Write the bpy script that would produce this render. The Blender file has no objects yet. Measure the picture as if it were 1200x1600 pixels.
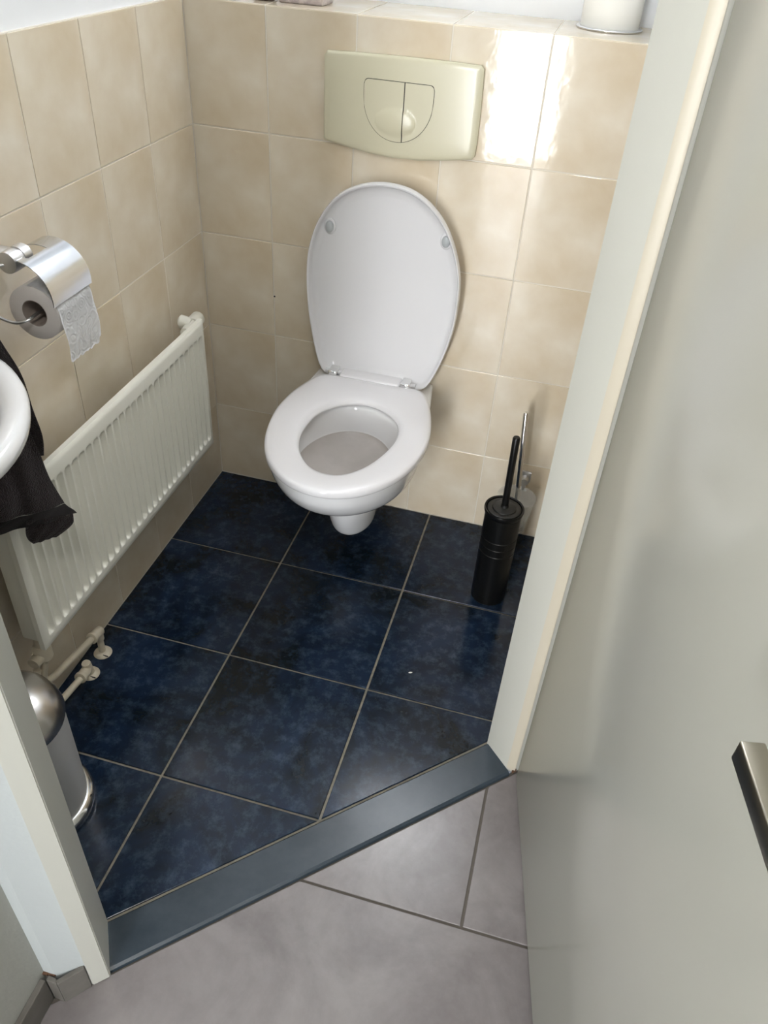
import bpy, bmesh, math, random
from mathutils import Vector, Matrix
random.seed(4)
C = bpy.context.scene.collection
scene = bpy.context.scene
PI = math.pi

# ---------------------------------------------------------------- camera
CAM = Vector((0.9174, -1.8174, 1.4531))
RT = Vector((0.96436387, 0.25826441, 0.05746153))
UP = Vector((-0.20474363, 0.59089942, 0.78033193))
FW = Vector((-0.16757799, 0.7642888, -0.62272004))
cd = bpy.data.cameras.new('camera')
cam = bpy.data.objects.new('camera', cd); C.objects.link(cam)
M = Matrix((( RT.x, UP.x, -FW.x), (RT.y, UP.y, -FW.y), (RT.z, UP.z, -FW.z))).to_4x4()
M.translation = CAM
cam.matrix_world = M
cd.sensor_fit = 'VERTICAL'; cd.sensor_height = 24.0; cd.lens = 1239.7 / 1600 * 24.0
cd.clip_start = 0.02
scene.camera = cam

# ---------------------------------------------------------------- light
W = bpy.data.worlds.new('world'); scene.world = W
W.use_nodes = True
W.node_tree.nodes['Background'].inputs[0].default_value = (0.75, 0.85, 1.0, 1)
W.node_tree.nodes['Background'].inputs[1].default_value = 0.3
vs = scene.view_settings
vs.view_transform = 'Standard'; vs.look = 'None'; vs.gamma = 1; vs.use_curve_mapping = False
vs.exposure = 0.82
PANE_HALL = 17.0      # daylight through the tall frosted pane at the end of the hall
PANE_TOILET = 19.0    # daylight through the small window high in the back wall
FILL_HALL = 26.0       # added fill lamp on the hall ceiling
PANE_SIDE = 6.0

# ---------------------------------------------------------------- materials
def mat(name, col, rough=0.5, metal=0.0, noise=None, bump=None, coat=0.0, emit=None, spec=None, trans=0.0, sheen=0.0, sss=0.0, ior=None):
    """noise=(scale, colour2, lo, hi[, detail]); bump=(scale, strength, distance)"""
    m = bpy.data.materials.new(name); m.use_nodes = True
    nt = m.node_tree; b = nt.nodes['Principled BSDF']
    b.inputs['Base Color'].default_value = (*col, 1)
    b.inputs['Roughness'].default_value = rough
    b.inputs['Metallic'].default_value = metal
    b.inputs['Coat Weight'].default_value = coat
    b.inputs['Coat Roughness'].default_value = 0.05
    b.inputs['Transmission Weight'].default_value = trans
    b.inputs['Sheen Weight'].default_value = sheen
    b.inputs['Subsurface Weight'].default_value = sss
    if sss: b.inputs['Subsurface Scale'].default_value = 0.01
    if ior: b.inputs['IOR'].default_value = ior
    if spec is not None: b.inputs['Specular IOR Level'].default_value = spec
    if emit:
        b.inputs['Emission Color'].default_value = (*emit[0], 1); b.inputs['Emission Strength'].default_value = emit[1]
    if noise or bump:
        tc = nt.nodes.new('ShaderNodeTexCoord')
    if noise:
        n = nt.nodes.new('ShaderNodeTexNoise'); n.inputs['Scale'].default_value = noise[0]
        n.inputs['Detail'].default_value = noise[4] if len(noise) > 4 else 4
        n.inputs['Roughness'].default_value = 0.62
        nt.links.new(tc.outputs['Object'], n.inputs['Vector'])
        r = nt.nodes.new('ShaderNodeValToRGB')
        r.color_ramp.elements[0].position = noise[2]; r.color_ramp.elements[1].position = noise[3]
        r.color_ramp.elements[0].color = (*col, 1); r.color_ramp.elements[1].color = (*noise[1], 1)
        nt.links.new(n.outputs['Fac'], r.inputs['Fac']); nt.links.new(r.outputs['Color'], b.inputs['Base Color'])
    if bump:
        n2 = nt.nodes.new('ShaderNodeTexNoise'); n2.inputs['Scale'].default_value = bump[0]; n2.inputs['Detail'].default_value = bump[3] if len(bump) > 3 else 2
        nt.links.new(tc.outputs['Object'], n2.inputs['Vector'])
        bp = nt.nodes.new('ShaderNodeBump'); bp.inputs['Strength'].default_value = bump[1]; bp.inputs['Distance'].default_value = bump[2]
        nt.links.new(n2.outputs['Fac'], bp.inputs['Height']); nt.links.new(bp.outputs['Normal'], b.inputs['Normal'])
    return m

def floor_tile_mat(name, base, mid, hi, rough, s1, s2, lo=0.40, up=0.85, spec=0.5, bump=0.25):
    """cloudy glazed floor tile: large soft clouds broken up by small mottling, each with object coordinates"""
    m = bpy.data.materials.new(name); m.use_nodes = True
    nt = m.node_tree; L = nt.links; b = nt.nodes['Principled BSDF']
    tc = nt.nodes.new('ShaderNodeTexCoord')
    n1 = nt.nodes.new('ShaderNodeTexNoise'); n1.inputs['Scale'].default_value = s1; n1.inputs['Detail'].default_value = 6; n1.inputs['Roughness'].default_value = 0.6
    n1.inputs['Distortion'].default_value = 0.6
    n2 = nt.nodes.new('ShaderNodeTexNoise'); n2.inputs['Scale'].default_value = s2; n2.inputs['Detail'].default_value = 8; n2.inputs['Roughness'].default_value = 0.72
    L.new(tc.outputs['Object'], n1.inputs['Vector']); L.new(tc.outputs['Object'], n2.inputs['Vector'])
    r1 = nt.nodes.new('ShaderNodeValToRGB'); e = r1.color_ramp.elements
    e[0].position = 0.38; e[0].color = (*base, 1); e[1].position = 0.66; e[1].color = (*mid, 1)
    r2 = nt.nodes.new('ShaderNodeValToRGB'); e = r2.color_ramp.elements
    e[0].position = lo; e[0].color = (0, 0, 0, 1); e[1].position = up; e[1].color = (1, 1, 1, 1)
    mx = nt.nodes.new('ShaderNodeMix'); mx.data_type = 'RGBA'
    ml = nt.nodes.new('ShaderNodeMath'); ml.operation = 'MULTIPLY'
    L.new(n1.outputs['Fac'], r1.inputs['Fac']); L.new(n2.outputs['Fac'], r2.inputs['Fac'])
    L.new(r2.outputs['Color'], ml.inputs[0]); L.new(n1.outputs['Fac'], ml.inputs[1])
    L.new(ml.outputs[0], mx.inputs[0]); L.new(r1.outputs['Color'], mx.inputs[6]); mx.inputs[7].default_value = (*hi, 1)
    L.new(mx.outputs[2], b.inputs['Base Color'])
    b.inputs['Roughness'].default_value = rough
    b.inputs['Specular IOR Level'].default_value = spec
    bp = nt.nodes.new('ShaderNodeBump'); bp.inputs['Strength'].default_value = bump; bp.inputs['Distance'].default_value = 0.0015
    L.new(n2.outputs['Fac'], bp.inputs['Height']); L.new(bp.outputs['Normal'], b.inputs['Normal'])
    return m

def wall_tile_mat():
    """warm cream glazed tile with faint marbling; the glaze is slightly wavy, so reflections have ragged edges"""
    m = bpy.data.materials.new('cream_glazed_tile'); m.use_nodes = True
    nt = m.node_tree; L = nt.links; b = nt.nodes['Principled BSDF']
    tc = nt.nodes.new('ShaderNodeTexCoord')
    n1 = nt.nodes.new('ShaderNodeTexNoise'); n1.inputs['Scale'].default_value = 7; n1.inputs['Detail'].default_value = 5; n1.inputs['Distortion'].default_value = 0.15
    L.new(tc.outputs['Object'], n1.inputs['Vector'])
    r = nt.nodes.new('ShaderNodeValToRGB'); e = r.color_ramp.elements
    e[0].position = 0.30; e[0].color = (0.64, 0.535, 0.385, 1); e[1].position = 0.70; e[1].color = (0.78, 0.715, 0.60, 1)
    L.new(n1.outputs['Fac'], r.inputs['Fac']); L.new(r.outputs['Color'], b.inputs['Base Color'])
    b.inputs['Roughness'].default_value = 0.07
    w = nt.nodes.new('ShaderNodeTexNoise'); w.inputs['Scale'].default_value = 38; w.inputs['Detail'].default_value = 2
    L.new(tc.outputs['Object'], w.inputs['Vector'])
    bp = nt.nodes.new('ShaderNodeBump'); bp.inputs['Strength'].default_value = 0.20; bp.inputs['Distance'].default_value = 0.0009
    L.new(w.outputs['Fac'], bp.inputs['Height']); L.new(bp.outputs['Normal'], b.inputs['Normal'])
    return m

M_tile = wall_tile_mat()
M_grout = mat('pale_grout', (0.74, 0.69, 0.60), 0.7)
M_blue = floor_tile_mat('dark_blue_cloudy_tile', (0.0024, 0.0062, 0.0105), (0.011, 0.024, 0.055), (0.085, 0.125, 0.185), 0.17, 5.5, 34, 0.48, 0.78, 0.30, 0.12)
M_fgrout = mat('floor_grout', (0.27, 0.245, 0.19), 0.8, noise=(60, (0.16, 0.15, 0.13), 0.4, 0.7))
M_slate = floor_tile_mat('slate_blue_threshold', (0.026, 0.038, 0.050), (0.045, 0.061, 0.078), (0.06, 0.078, 0.095), 0.25, 3, 14, 0.4, 0.9, 0.42, 0.1)
M_hall = floor_tile_mat('taupe_hall_tile', (0.185, 0.165, 0.163), (0.265, 0.240, 0.238), (0.29, 0.27, 0.268), 0.24, 5, 30, 0.4, 0.85, 0.5, 0.15)
M_hgrout = mat('hall_grout', (0.12, 0.105, 0.09), 0.85)
M_plaster = mat('white_plaster', (0.84, 0.85, 0.86), 0.65, bump=(60, 0.15, 0.002))
M_hallwall = mat('hall_plaster', (0.50, 0.53, 0.53), 0.6, bump=(90, 0.2, 0.002))
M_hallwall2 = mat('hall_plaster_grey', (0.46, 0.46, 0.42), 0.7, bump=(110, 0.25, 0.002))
M_frame = mat('cream_gloss_paint', (0.545, 0.54, 0.485), 0.3, bump=(40, 0.05, 0.002))
M_bead = mat('warm_cream_bead', (0.58, 0.525, 0.42), 0.35)
M_door = mat('door_satin_paint', (0.56, 0.55, 0.485), 0.17, bump=(5, 0.10, 0.004))
M_cer = mat('white_ceramic', (0.82, 0.82, 0.83), 0.07, coat=0.4)
M_seat = mat('white_seat_plastic', (0.80, 0.79, 0.81), 0.16)
M_lid = mat('white_lid_plastic', (0.735, 0.73, 0.745), 0.12)
M_bowl_shade = mat('shaded_bowl_ceramic', (0.50, 0.465, 0.44), 0.25, noise=(9, (0.42, 0.385, 0.36), 0.35, 0.75))  # shade at the bottom of the bowl, put into the colour
M_bump = mat('grey_rubber', (0.42, 0.44, 0.45), 0.4)
M_chrome = mat('chrome', (0.78, 0.78, 0.78), 0.09, 1.0)
M_steel = mat('brushed_steel', (0.50, 0.48, 0.46), 0.27, 1.0)
M_binbody = mat('pale_brushed_steel', (0.74, 0.73, 0.72), 0.42, 0.55)
M_steel2 = mat('satin_steel', (0.68, 0.68, 0.69), 0.38, 1.0)
M_cover = mat('polished_steel_cover', (0.72, 0.74, 0.78), 0.17, 1.0, bump=(18, 0.08, 0.004))
M_dksteel = mat('nickel_lever', (0.40, 0.37, 0.31), 0.28, 1.0)
M_plate = mat('pale_yellow_plastic', (0.60, 0.565, 0.415), 0.22)
M_black_gap = mat('black_gap', (0.01, 0.01, 0.01), 0.6)
M_rad = mat('radiator_enamel', (0.80, 0.79, 0.71), 0.32)
M_pipe = mat('painted_pipe', (0.62, 0.56, 0.44), 0.3, noise=(40, (0.52, 0.45, 0.34), 0.5, 0.8))
M_blackp = mat('black_plastic', (0.004, 0.004, 0.004), 0.32, spec=0.35)
M_blackp2 = mat('black_plastic_lid', (0.012, 0.012, 0.011), 0.42, spec=0.4)
M_towel = mat('aubergine_terry', (0.030, 0.019, 0.021), 0.95, sheen=0.25, noise=(220, (0.055, 0.036, 0.038), 0.4, 0.75), bump=(420, 1.0, 0.006, 4))
M_hem = mat('aubergine_woven_band', (0.020, 0.016, 0.017), 0.8, sheen=0.2, bump=(600, 0.4, 0.002))
M_paper = mat('white_tissue', (0.86, 0.86, 0.87), 0.9)
M_rollside = mat('tissue_roll_side', (0.66, 0.62, 0.60), 0.95, bump=(300, 0.3, 0.001))
M_card = mat('cardboard_core', (0.30, 0.25, 0.22), 0.9)
M_white = mat('white_matt', (0.82, 0.81, 0.76), 0.45)
M_pot = mat('mottled_pink_grey', (0.42, 0.35, 0.34), 0.5, noise=(50, (0.62, 0.54, 0.50), 0.4, 0.6))
M_terra = mat('terracotta', (0.25, 0.12, 0.07), 0.7, noise=(40, (0.12, 0.07, 0.05), 0.4, 0.6))
M_skirt = mat('taupe_skirting_tile', (0.12, 0.11, 0.096), 0.38, noise=(14, (0.17, 0.157, 0.14), 0.35, 0.7))
M_ceil = mat('ceiling_white', (0.82, 0.82, 0.80), 0.8)
M_glass = mat('clear_glass', (0.80, 0.82, 0.81), 0.05, spec=0.9)
M_glass.node_tree.nodes['Principled BSDF'].inputs['Alpha'].default_value = 0.26
M_pane_h = mat('frosted_daylight_hall', (0.8, 0.85, 0.9), 0.5, emit=((0.97, 0.985, 1.0), PANE_HALL))
M_pane_t = mat('frosted_daylight_toilet', (0.8, 0.85, 0.9), 0.5, emit=((0.93, 0.96, 1.0), PANE_TOILET))
M_pane_s = mat('frosted_daylight_side', (0.8, 0.85, 0.9), 0.5, emit=((0.84, 0.92, 1.0), PANE_SIDE))
M_fill = mat('opal_fill_lamp', (0.9, 0.9, 0.85), 0.5, emit=((1.0, 0.97, 0.93), FILL_HALL))
M_rust = mat('chipped_brown', (0.11, 0.055, 0.03), 0.9)

# ---------------------------------------------------------------- helpers
def obj(name, bm, m, parent=None, smooth=False, loc=None):
    me = bpy.data.meshes.new(name)
    bmesh.ops.recalc_face_normals(bm, faces=bm.faces)
    bm.to_mesh(me); bm.free()
    for mm in (m if isinstance(m, (list, tuple)) else [m]): me.materials.append(mm)
    if smooth:
        for p in me.polygons: p.use_smooth = True
    o = bpy.data.objects.new(name, me); C.objects.link(o)
    if parent: o.parent = parent
    if loc is not None: o.location = loc
    return o

def autosmooth(o, ang=40):
    """mark edges sharper than ang so smooth shading keeps creases"""
    me = o.data
    bm = bmesh.new(); bm.from_mesh(me)
    for e in bm.edges:
        if len(e.link_faces) == 2 and e.calc_face_angle(0) > math.radians(ang): e.smooth = False
    for f in bm.faces: f.smooth = True
    bm.to_mesh(me); bm.free()

def empty(name, loc=(0, 0, 0), rz=0):
    o = bpy.data.objects.new(name, None); C.objects.link(o); o.location = loc; o.rotation_euler = (0, 0, rz)
    o.empty_display_size = 0.05
    return o

def tag(o, label, cat, group=None):
    o['label'] = label; o['category'] = cat
    if group: o['group'] = group
    return o

def struct(o):
    o['kind'] = 'structure'; return o

def add_box(bm, lo, hi, mi=0, bev=0, mtx=None, seg=2):
    vs_ = [bm.verts.new((x, y, z)) for z in (lo[2], hi[2]) for y in (lo[1], hi[1]) for x in (lo[0], hi[0])]
    fs = [(0, 2, 3, 1), (4, 5, 7, 6), (0, 1, 5, 4), (2, 6, 7, 3), (0, 4, 6, 2), (1, 3, 7, 5)]
    F = [bm.faces.new([vs_[i] for i in f]) for f in fs]
    for f in F: f.material_index = mi
    if mtx is not None:
        for v in vs_: v.co = mtx @ v.co
    if bev:
        es = list({e for f in F for e in f.edges})
        bmesh.ops.bevel(bm, geom=es, offset=bev, segments=seg, affect='EDGES', profile=0.5)

def box(name, lo, hi, m, parent=None, bev=0, mtx=None, smooth=False):
    bm = bmesh.new(); add_box(bm, lo, hi, 0, bev, mtx)
    o = obj(name, bm, m, parent)
    if smooth or bev: autosmooth(o, 50)
    return o

def add_rings(bm, rings, close=True, cap0=True, cap1=True, mi=0):
    V = [[bm.verts.new(p) for p in r] for r in rings]
    n = len(rings[0])
    for a, b in zip(V, V[1:]):
        for i in range(n if close else n - 1):
            j = (i + 1) % n
            f = bm.faces.new((a[i], a[j], b[j], b[i])); f.material_index = mi
    if cap0: bm.faces.new(V[0][::-1]).material_index = mi
    if cap1: bm.faces.new(V[-1]).material_index = mi
    return V

def basis(d):
    d = Vector(d).normalized()
    a = Vector((0, 0, 1)) if abs(d.z) < 0.9 else Vector((1, 0, 0))
    u = d.cross(a).normalized(); v = d.cross(u).normalized()
    return u, v

def add_tube(bm, pts, r, n=16, cap=True, mi=0):
    """tube through a polyline; r number or list"""
    pts = [Vector(p) for p in pts]
    rs = r if isinstance(r, (list, tuple)) else [r] * len(pts)
    rings = []; u = None
    for i, p in enumerate(pts):
        d = (pts[min(i + 1, len(pts) - 1)] - pts[max(i - 1, 0)])
        if d.length < 1e-9: d = Vector((0, 0, 1))
        d.normalize()
        if u is None: u, v = basis(d)
        else:
            u = (u - d * u.dot(d)).normalized(); v = d.cross(u).normalized()
        rings.append([p + (u * math.cos(2 * PI * k / n) + v * math.sin(2 * PI * k / n)) * rs[i] for k in range(n)])
    add_rings(bm, rings, True, cap, cap, mi)

def add_lathe(bm, prof, origin=(0, 0, 0), axis=(0, 0, 1), n=40, mi=0, cap0=True, cap1=True):
    """prof: list of (radius, height along axis)"""
    o = Vector(origin); d = Vector(axis).normalized(); u, v = basis(d)
    rings = [[o + d * h + (u * math.cos(2 * PI * k / n) + v * math.sin(2 * PI * k / n)) * max(r, 1e-5) for k in range(n)] for r, h in prof]
    add_rings(bm, rings, True, cap0, cap1, mi)

def cr(pts, k=8, closed=False):
    """Catmull-Rom through points"""
    P = [Vector(p) for p in pts]; n = len(P); out = []
    rng = range(n) if closed else range(n - 1)
    for i in rng:
        if closed: a, b, c, d = P[(i - 1) % n], P[i], P[(i + 1) % n], P[(i + 2) % n]
        else: a, b, c, d = P[max(i - 1, 0)], P[i], P[i + 1], P[min(i + 2, n - 1)]
        for j in range(k):
            t = j / k
            out.append(0.5 * ((2 * b) + (c - a) * t + (2 * a - 5 * b + 4 * c - d) * t * t + (3 * b - a - 3 * c + d) * t ** 3))
    if not closed: out.append(P[-1].copy())
    return out

def clip(poly, a, b, c):
    """keep a*x+b*y+c >= 0"""
    out = []; n = len(poly)
    for i in range(n):
        p, q = poly[i], poly[(i + 1) % n]
        fp, fq = a * p[0] + b * p[1] + c, a * q[0] + b * q[1] + c
        if fp >= 0: out.append(p)
        if (fp >= 0) != (fq >= 0):
            t = fp / (fp - fq); out.append((p[0] + (q[0] - p[0]) * t, p[1] + (q[1] - p[1]) * t))
    return out

def inset(poly, d):
    """inset a convex counter-clockwise polygon"""
    n = len(poly); res = []
    for i in range(n):
        p0, p1, p2 = Vector(poly[i - 1]), Vector(poly[i]), Vector(poly[(i + 1) % n])
        e1 = (p1 - p0).normalized(); e2 = (p2 - p1).normalized()
        n1 = Vector((-e1.y, e1.x)); n2 = Vector((-e2.y, e2.x))
        k = 1 + n1.dot(n2)
        res.append(tuple(p1 + (n1 + n2) * (d / max(k, 0.2))))
    return res

def area(poly): return 0.5 * sum(poly[i - 1][0] * poly[i][1] - poly[i][0] * poly[i - 1][1] for i in range(len(poly)))

def tile_mesh(poly, th=0.006, ch=0.0009):
    """convex tile: body, small chamfer, face at local z=0"""
    if area(poly) < 0: poly = poly[::-1]
    bm = bmesh.new()
    add_rings(bm, [[(x, y, -th) for x, y in poly], [(x, y, -ch) for x, y in poly],
                   [(x, y, -ch * 0.3) for x, y in inset(poly, ch * 0.35)], [(x, y, 0) for x, y in inset(poly, ch)]])
    me = bpy.data.meshes.new('tile')
    bmesh.ops.recalc_face_normals(bm, faces=bm.faces); bm.to_mesh(me); bm.free()
    return me

def put_tile(me, parent, m, mtx, name='tile'):
    if not me.materials: me.materials.append(m)
    o = bpy.data.objects.new(name, me); C.objects.link(o); o.parent = parent; o.matrix_local = mtx
    return o

def frame_m(o, ex, ey, ez):
    return Matrix(((ex[0], ey[0], ez[0], o[0]), (ex[1], ey[1], ez[1], o[1]), (ex[2], ey[2], ez[2], o[2]), (0, 0, 0, 1)))

# ---------------------------------------------------------------- key dimensions
XR = 1.00                    # right wall of the toilet
ROWS = [0.0, 0.2388, 0.4879, 0.737, 0.9861, 1.2352]
TOP = 1.2352
LEDGE = 0.25
CEIL = 2.5
TA = Vector((0.364, -1.303, 0)); TB = Vector((0.947, -0.738, 0))    # inner edge of the threshold
TD = (TB - TA).normalized()                                          # along it, to the right
TN = Vector((TD.y, -TD.x, 0))                                        # outwards, to the hall
TW = 0.084                                                           # its depth
G = 0.0028                                                           # joint width

# ---------------------------------------------------------------- walls
def slab(name, lo, hi, m): return struct(box(name, lo, hi, m))

# back wall: tiled cistern casing below, plaster above with a small window high up
bm = bmesh.new()
add_box(bm, (-0.1, 0.0014, -0.1), (XR + 0.1, LEDGE + 0.1, TOP - 0.0014), 0)
wx0, wx1, wz0, wz1 = 0.42, 0.86, 1.96, 2.32
add_box(bm, (-0.1, LEDGE, TOP - 0.0014), (XR + 0.1, LEDGE + 0.1, wz0), 1)
add_box(bm, (-0.1, LEDGE, wz1), (XR + 0.1, LEDGE + 0.1, CEIL), 1)
add_box(bm, (-0.1, LEDGE, wz0), (wx0, LEDGE + 0.1, wz1), 1)
add_box(bm, (wx1, LEDGE, wz0), (XR + 0.1, LEDGE + 0.1, wz1), 1)
wall_back = struct(obj('wall_back', bm, [M_grout, M_plaster]))

bm = bmesh.new()
add_box(bm, (-0.1, -1.75, -0.1), (-0.0014, 0.003, TOP), 0)
add_box(bm, (-0.1, -1.75, TOP), (-0.007, LEDGE, CEIL), 1)
wall_left = struct(obj('wall_left', bm, [M_grout, M_plaster]))
bm = bmesh.new()
add_box(bm, (XR + 0.0014, -0.68, -0.1), (XR + 0.1, 0.003, TOP), 0)
add_box(bm, (XR + 0.007, -0.68, TOP), (XR + 0.1, LEDGE, CEIL), 1)
wall_right = struct(obj('wall_right', bm, [M_grout, M_plaster]))

cols = [0.0, 0.1874, 0.3874, 0.5874, 0.7874, XR]
cache = {}
def rect_tile(w, h, parent, m, mtx):
    k = (round(w, 4), round(h, 4), m.name)
    if k not in cache: cache[k] = tile_mesh([(G / 2, G / 2), (w - G / 2, G / 2), (w - G / 2, h - G / 2), (G / 2, h - G / 2)])
    j = random.uniform(-0.0003, 0.0003)
    mt = mtx.copy(); mt.translation = mt.translation + mt.col[2].to_3d() * j
    # a slight random tilt as hand-set tiles have
    mt = mt @ Matrix.Rotation(random.uniform(-0.002, 0.002), 4, 'X') @ Matrix.Rotation(random.uniform(-0.002, 0.002), 4, 'Y')
    return put_tile(cache[k], parent, m, mt)

for a, b in zip(cols, cols[1:]):
    for c, d in zip(ROWS, ROWS[1:]):
        rect_tile(b - a, d - c, wall_back, M_tile, frame_m((a, 0, c), (1, 0, 0), (0, 0, 1), (0, -1, 0)))
    rect_tile(b - a, LEDGE, wall_back, M_tile, frame_m((a, 0, TOP), (1, 0, 0), (0, 1, 0), (0, 0, 1)))
ys = [-0.1996 - 0.1994 * i for i in range(8)]
ycol = [0.0] + ys
for a, b in zip(ycol, ycol[1:]):
    for c, d in zip(ROWS, ROWS[1:]):
        rect_tile(a - b, d - c, wall_left, M_tile, frame_m((0, b, c), (0, 1, 0), (0, 0, 1), (1, 0, 0)))
for a, b in zip([0, -0.2, -0.4, -0.6], [-0.2, -0.4, -0.6, -0.68]):
    for c, d in zip(ROWS, ROWS[1:]):
        rect_tile(a - b, d - c, wall_right, M_tile, frame_m((XR, a, c), (0, -1, 0), (0, 0, 1), (-1, 0, 0)))

bm = bmesh.new(); add_lathe(bm, [(0.0, -0.001), (0.0022, -0.001), (0.0024, 0.0004), (0.0, 0.0006)], (0.1895, 0, 0.5975), (0, -1, 0), 12)
o = obj('old_screw_hole', bm, M_black_gap, wall_back, True); o['label'] = 'small dark hole in a tile joint'

# ---------------------------------------------------------------- floor
bm = bmesh.new()
def poly_slab(bm, pts, z0, z1, mi=0):
    add_rings(bm, [[(x, y, z0) for x, y in pts], [(x, y, z1) for x, y in pts]], mi=mi)
in_l = TA - TD * 0.6; in_r = TB + TD * 0.3
poly_slab(bm, [(-0.1, 0.1), (-0.1, -1.75), (in_l.x, in_l.y), (in_r.x, in_r.y), (1.15, 0.1)], -0.1, -0.0035, 0)
ol = TA + TN * (TW - 0.004) - TD * 1.2; orr = TB + TN * (TW - 0.004) + TD * 1.2
poly_slab(bm, [(ol.x, ol.y), (-0.4, -4.1), (2.2, -4.1), (orr.x, orr.y)], -0.1, -0.0085, 1)
floor = struct(obj('floor', bm, [M_fgrout, M_hgrout]))

F = 0.3391; FX = [0.3183 - F, 0.3183, 0.3183 + F, 0.3183 + 2 * F, 0.3183 + 3 * F]
FG = 0.0052
ca, cb = -TN.x, -TN.y; cc = TN.x * TA.x + TN.y * TA.y - 0.004      # inside: p.TN <= TA.TN
fy = [0.0] + [-(0.3369 + F * j) for j in range(5)]
for i in range(len(FX) - 1):
    for j in range(len(fy) - 1):
        x0, x1 = max(FX[i] + FG / 2, 0.001), min(FX[i + 1] - FG / 2, XR - 0.001)
        y1, y0 = min(fy[j] - FG / 2, -0.001), fy[j + 1] + FG / 2
        if x1 - x0 < 0.01: continue
        P = clip([(x0, y0), (x1, y0), (x1, y1), (x0, y1)], ca, cb, cc)
        P = clip(P, 1, 1, 1.64) if P else P          # left oblique wall
        if len(P) < 3 or abs(area(P)) < 2e-4: continue
        cx, cy = P[0]
        cx = sum(p[0] for p in P) / len(P); cy = sum(p[1] for p in P) / len(P)
        me = tile_mesh([(p[0] - cx, p[1] - cy) for p in P], 0.006, 0.0012)
        # tile artwork differs from tile to tile: turn the local frame in quarter steps
        q = random.randrange(4)
        me.transform(Matrix.Rotation(-q * PI / 2, 4, 'Z'))
        me.transform(Matrix.Translation((3.1 * i, 2.3 * j, 0)))
        put_tile(me, floor, M_blue, Matrix.Translation((cx, cy, 0)) @ Matrix.Rotation(q * PI / 2, 4, 'Z') @ Matrix.Translation((-3.1 * i, -2.3 * j, 0)))

# hall tiles
co = -(TN.x * TA.x + TN.y * TA.y + TW + 0.003)
HG = 0.005; HZ = -0.006
hall_rows = [(-0.3, -1.135, 0.965), (-1.135, -1.735, 0.27), (-1.735, -2.335, 0.965), (-2.335, -2.935, 0.27), (-2.935, -3.535, 0.965), (-3.535, -3.94, 0.27)]
for y1, y0, xs in hall_rows:
    for k in range(-2, 3):
        x0 = xs + k * 0.9; x1 = x0 + 0.9
        if x1 < -0.04 or x0 > 1.8: continue
        P = clip([(x0 + HG / 2, y0 + HG / 2), (x1 - HG / 2, y0 + HG / 2), (x1 - HG / 2, y1 - HG / 2), (x0 + HG / 2, y1 - HG / 2)], TN.x, TN.y, co)
        if P: P = clip(P, 1, 0, -0.25 if y1 > -2.5 else 0.04)
        if P: P = clip(P, -1, 0, 1.74)
        if len(P) < 3 or abs(area(P)) < 5e-4: continue
        cx = sum(p[0] for p in P) / len(P); cy = sum(p[1] for p in P) / len(P)
        me = tile_mesh([(p[0] - cx + 5 * k, p[1] - cy + y1 * 7) for p in P], 0.006, 0.001)
        put_tile(me, floor, M_hall, Matrix.Translation((cx - 5 * k, cy - y1 * 7, HZ)))

# threshold: one bevelled slate strip between the jambs
def tmx(along=0, out=0, z=0, base=TA): return frame_m(base + TD * along + TN * out + Vector((0, 0, z)), TD, TN, Vector((0, 0, 1)))
LT = (TB - TA).length
flip = lambda m_: m_
bm = bmesh.new()
prof = [(0.002, -0.02), (0.002, -0.0005), (0.004, 0.0015), (TW - 0.006, 0.0015), (TW - 0.001, -0.0010), (TW, -0.006), (TW, -0.02)]
add_rings(bm, [[TA + TD * s + TN * a + Vector((0, 0, z)) for a, z in prof] for s in (-0.0175, LT)])
thr = obj('trim_1', bm, M_slate); struct(thr); autosmooth(thr, 12)

# ---------------------------------------------------------------- door frame, oblique walls, hall
def dbox(name, s0, s1, a0, a1, z0, z1, m, parent=None, bev=0.002, base=TA):
    """box in threshold coordinates: s along from the left jamb, a outwards"""
    bm = bmesh.new()
    add_box(bm, (s0, a0, z0), (s1, a1, z1), 0, bev)
    for v in bm.verts: v.co = TA + TD * v.co.x + TN * v.co.y + Vector((0, 0, v.co.z))
    o = obj(name, bm, m, parent); autosmooth(o, 50); return o

DH = 2.03
fr = struct(empty('trim_2', TA))
def fpart(name, s0, s1, a0, a1, z0, z1, bev=0.003):
    o = dbox(name, s0, s1, a0, a1, z0, z1, M_frame, None, bev)
    o.parent = fr; o.matrix_parent_inverse = Matrix.Translation(-TA); return o
def jamb(name, prof, z0, z1, m=M_frame, bev=0.0015):
    bm = bmesh.new()
    add_rings(bm, [[TA + TD * s_ + TN * a_ + Vector((0, 0, z)) for s_, a_ in prof] for z in (z0, z1)])
    bmesh.ops.bevel(bm, geom=[e_ for e_ in bm.edges], offset=bev, segments=2, affect='EDGES')
    o = obj(name, bm, m, fr); autosmooth(o, 50); o.matrix_parent_inverse = Matrix.Translation(-TA); return o
jamb('left_jamb', [(0.0, 0.0), (-0.0185, 0.0905), (-0.0475, 0.0905), (-0.0475, 0.0)], -0.005, DH + 0.03)
jamb('right_jamb', [(LT, -0.001), (LT, 0.0735), (LT + 0.010, 0.0835), (LT + 0.045, 0.0835), (LT + 0.045, -0.001)], -0.005, DH + 0.03)
o = jamb('stop_bead', [(LT - 0.0012, 0.0715), (LT + 0.0035, 0.0815), (LT + 0.0095, 0.0875), (LT + 0.0125, 0.0845), (LT + 0.004, 0.072)], 0.006, DH + 0.01, M_bead, 0.0008)
o['label'] = 'warm cream strip along the right jamb'
fpart('head', -0.034, LT + 0.05, 0.0, TW, DH, DH + 0.035)
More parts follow.
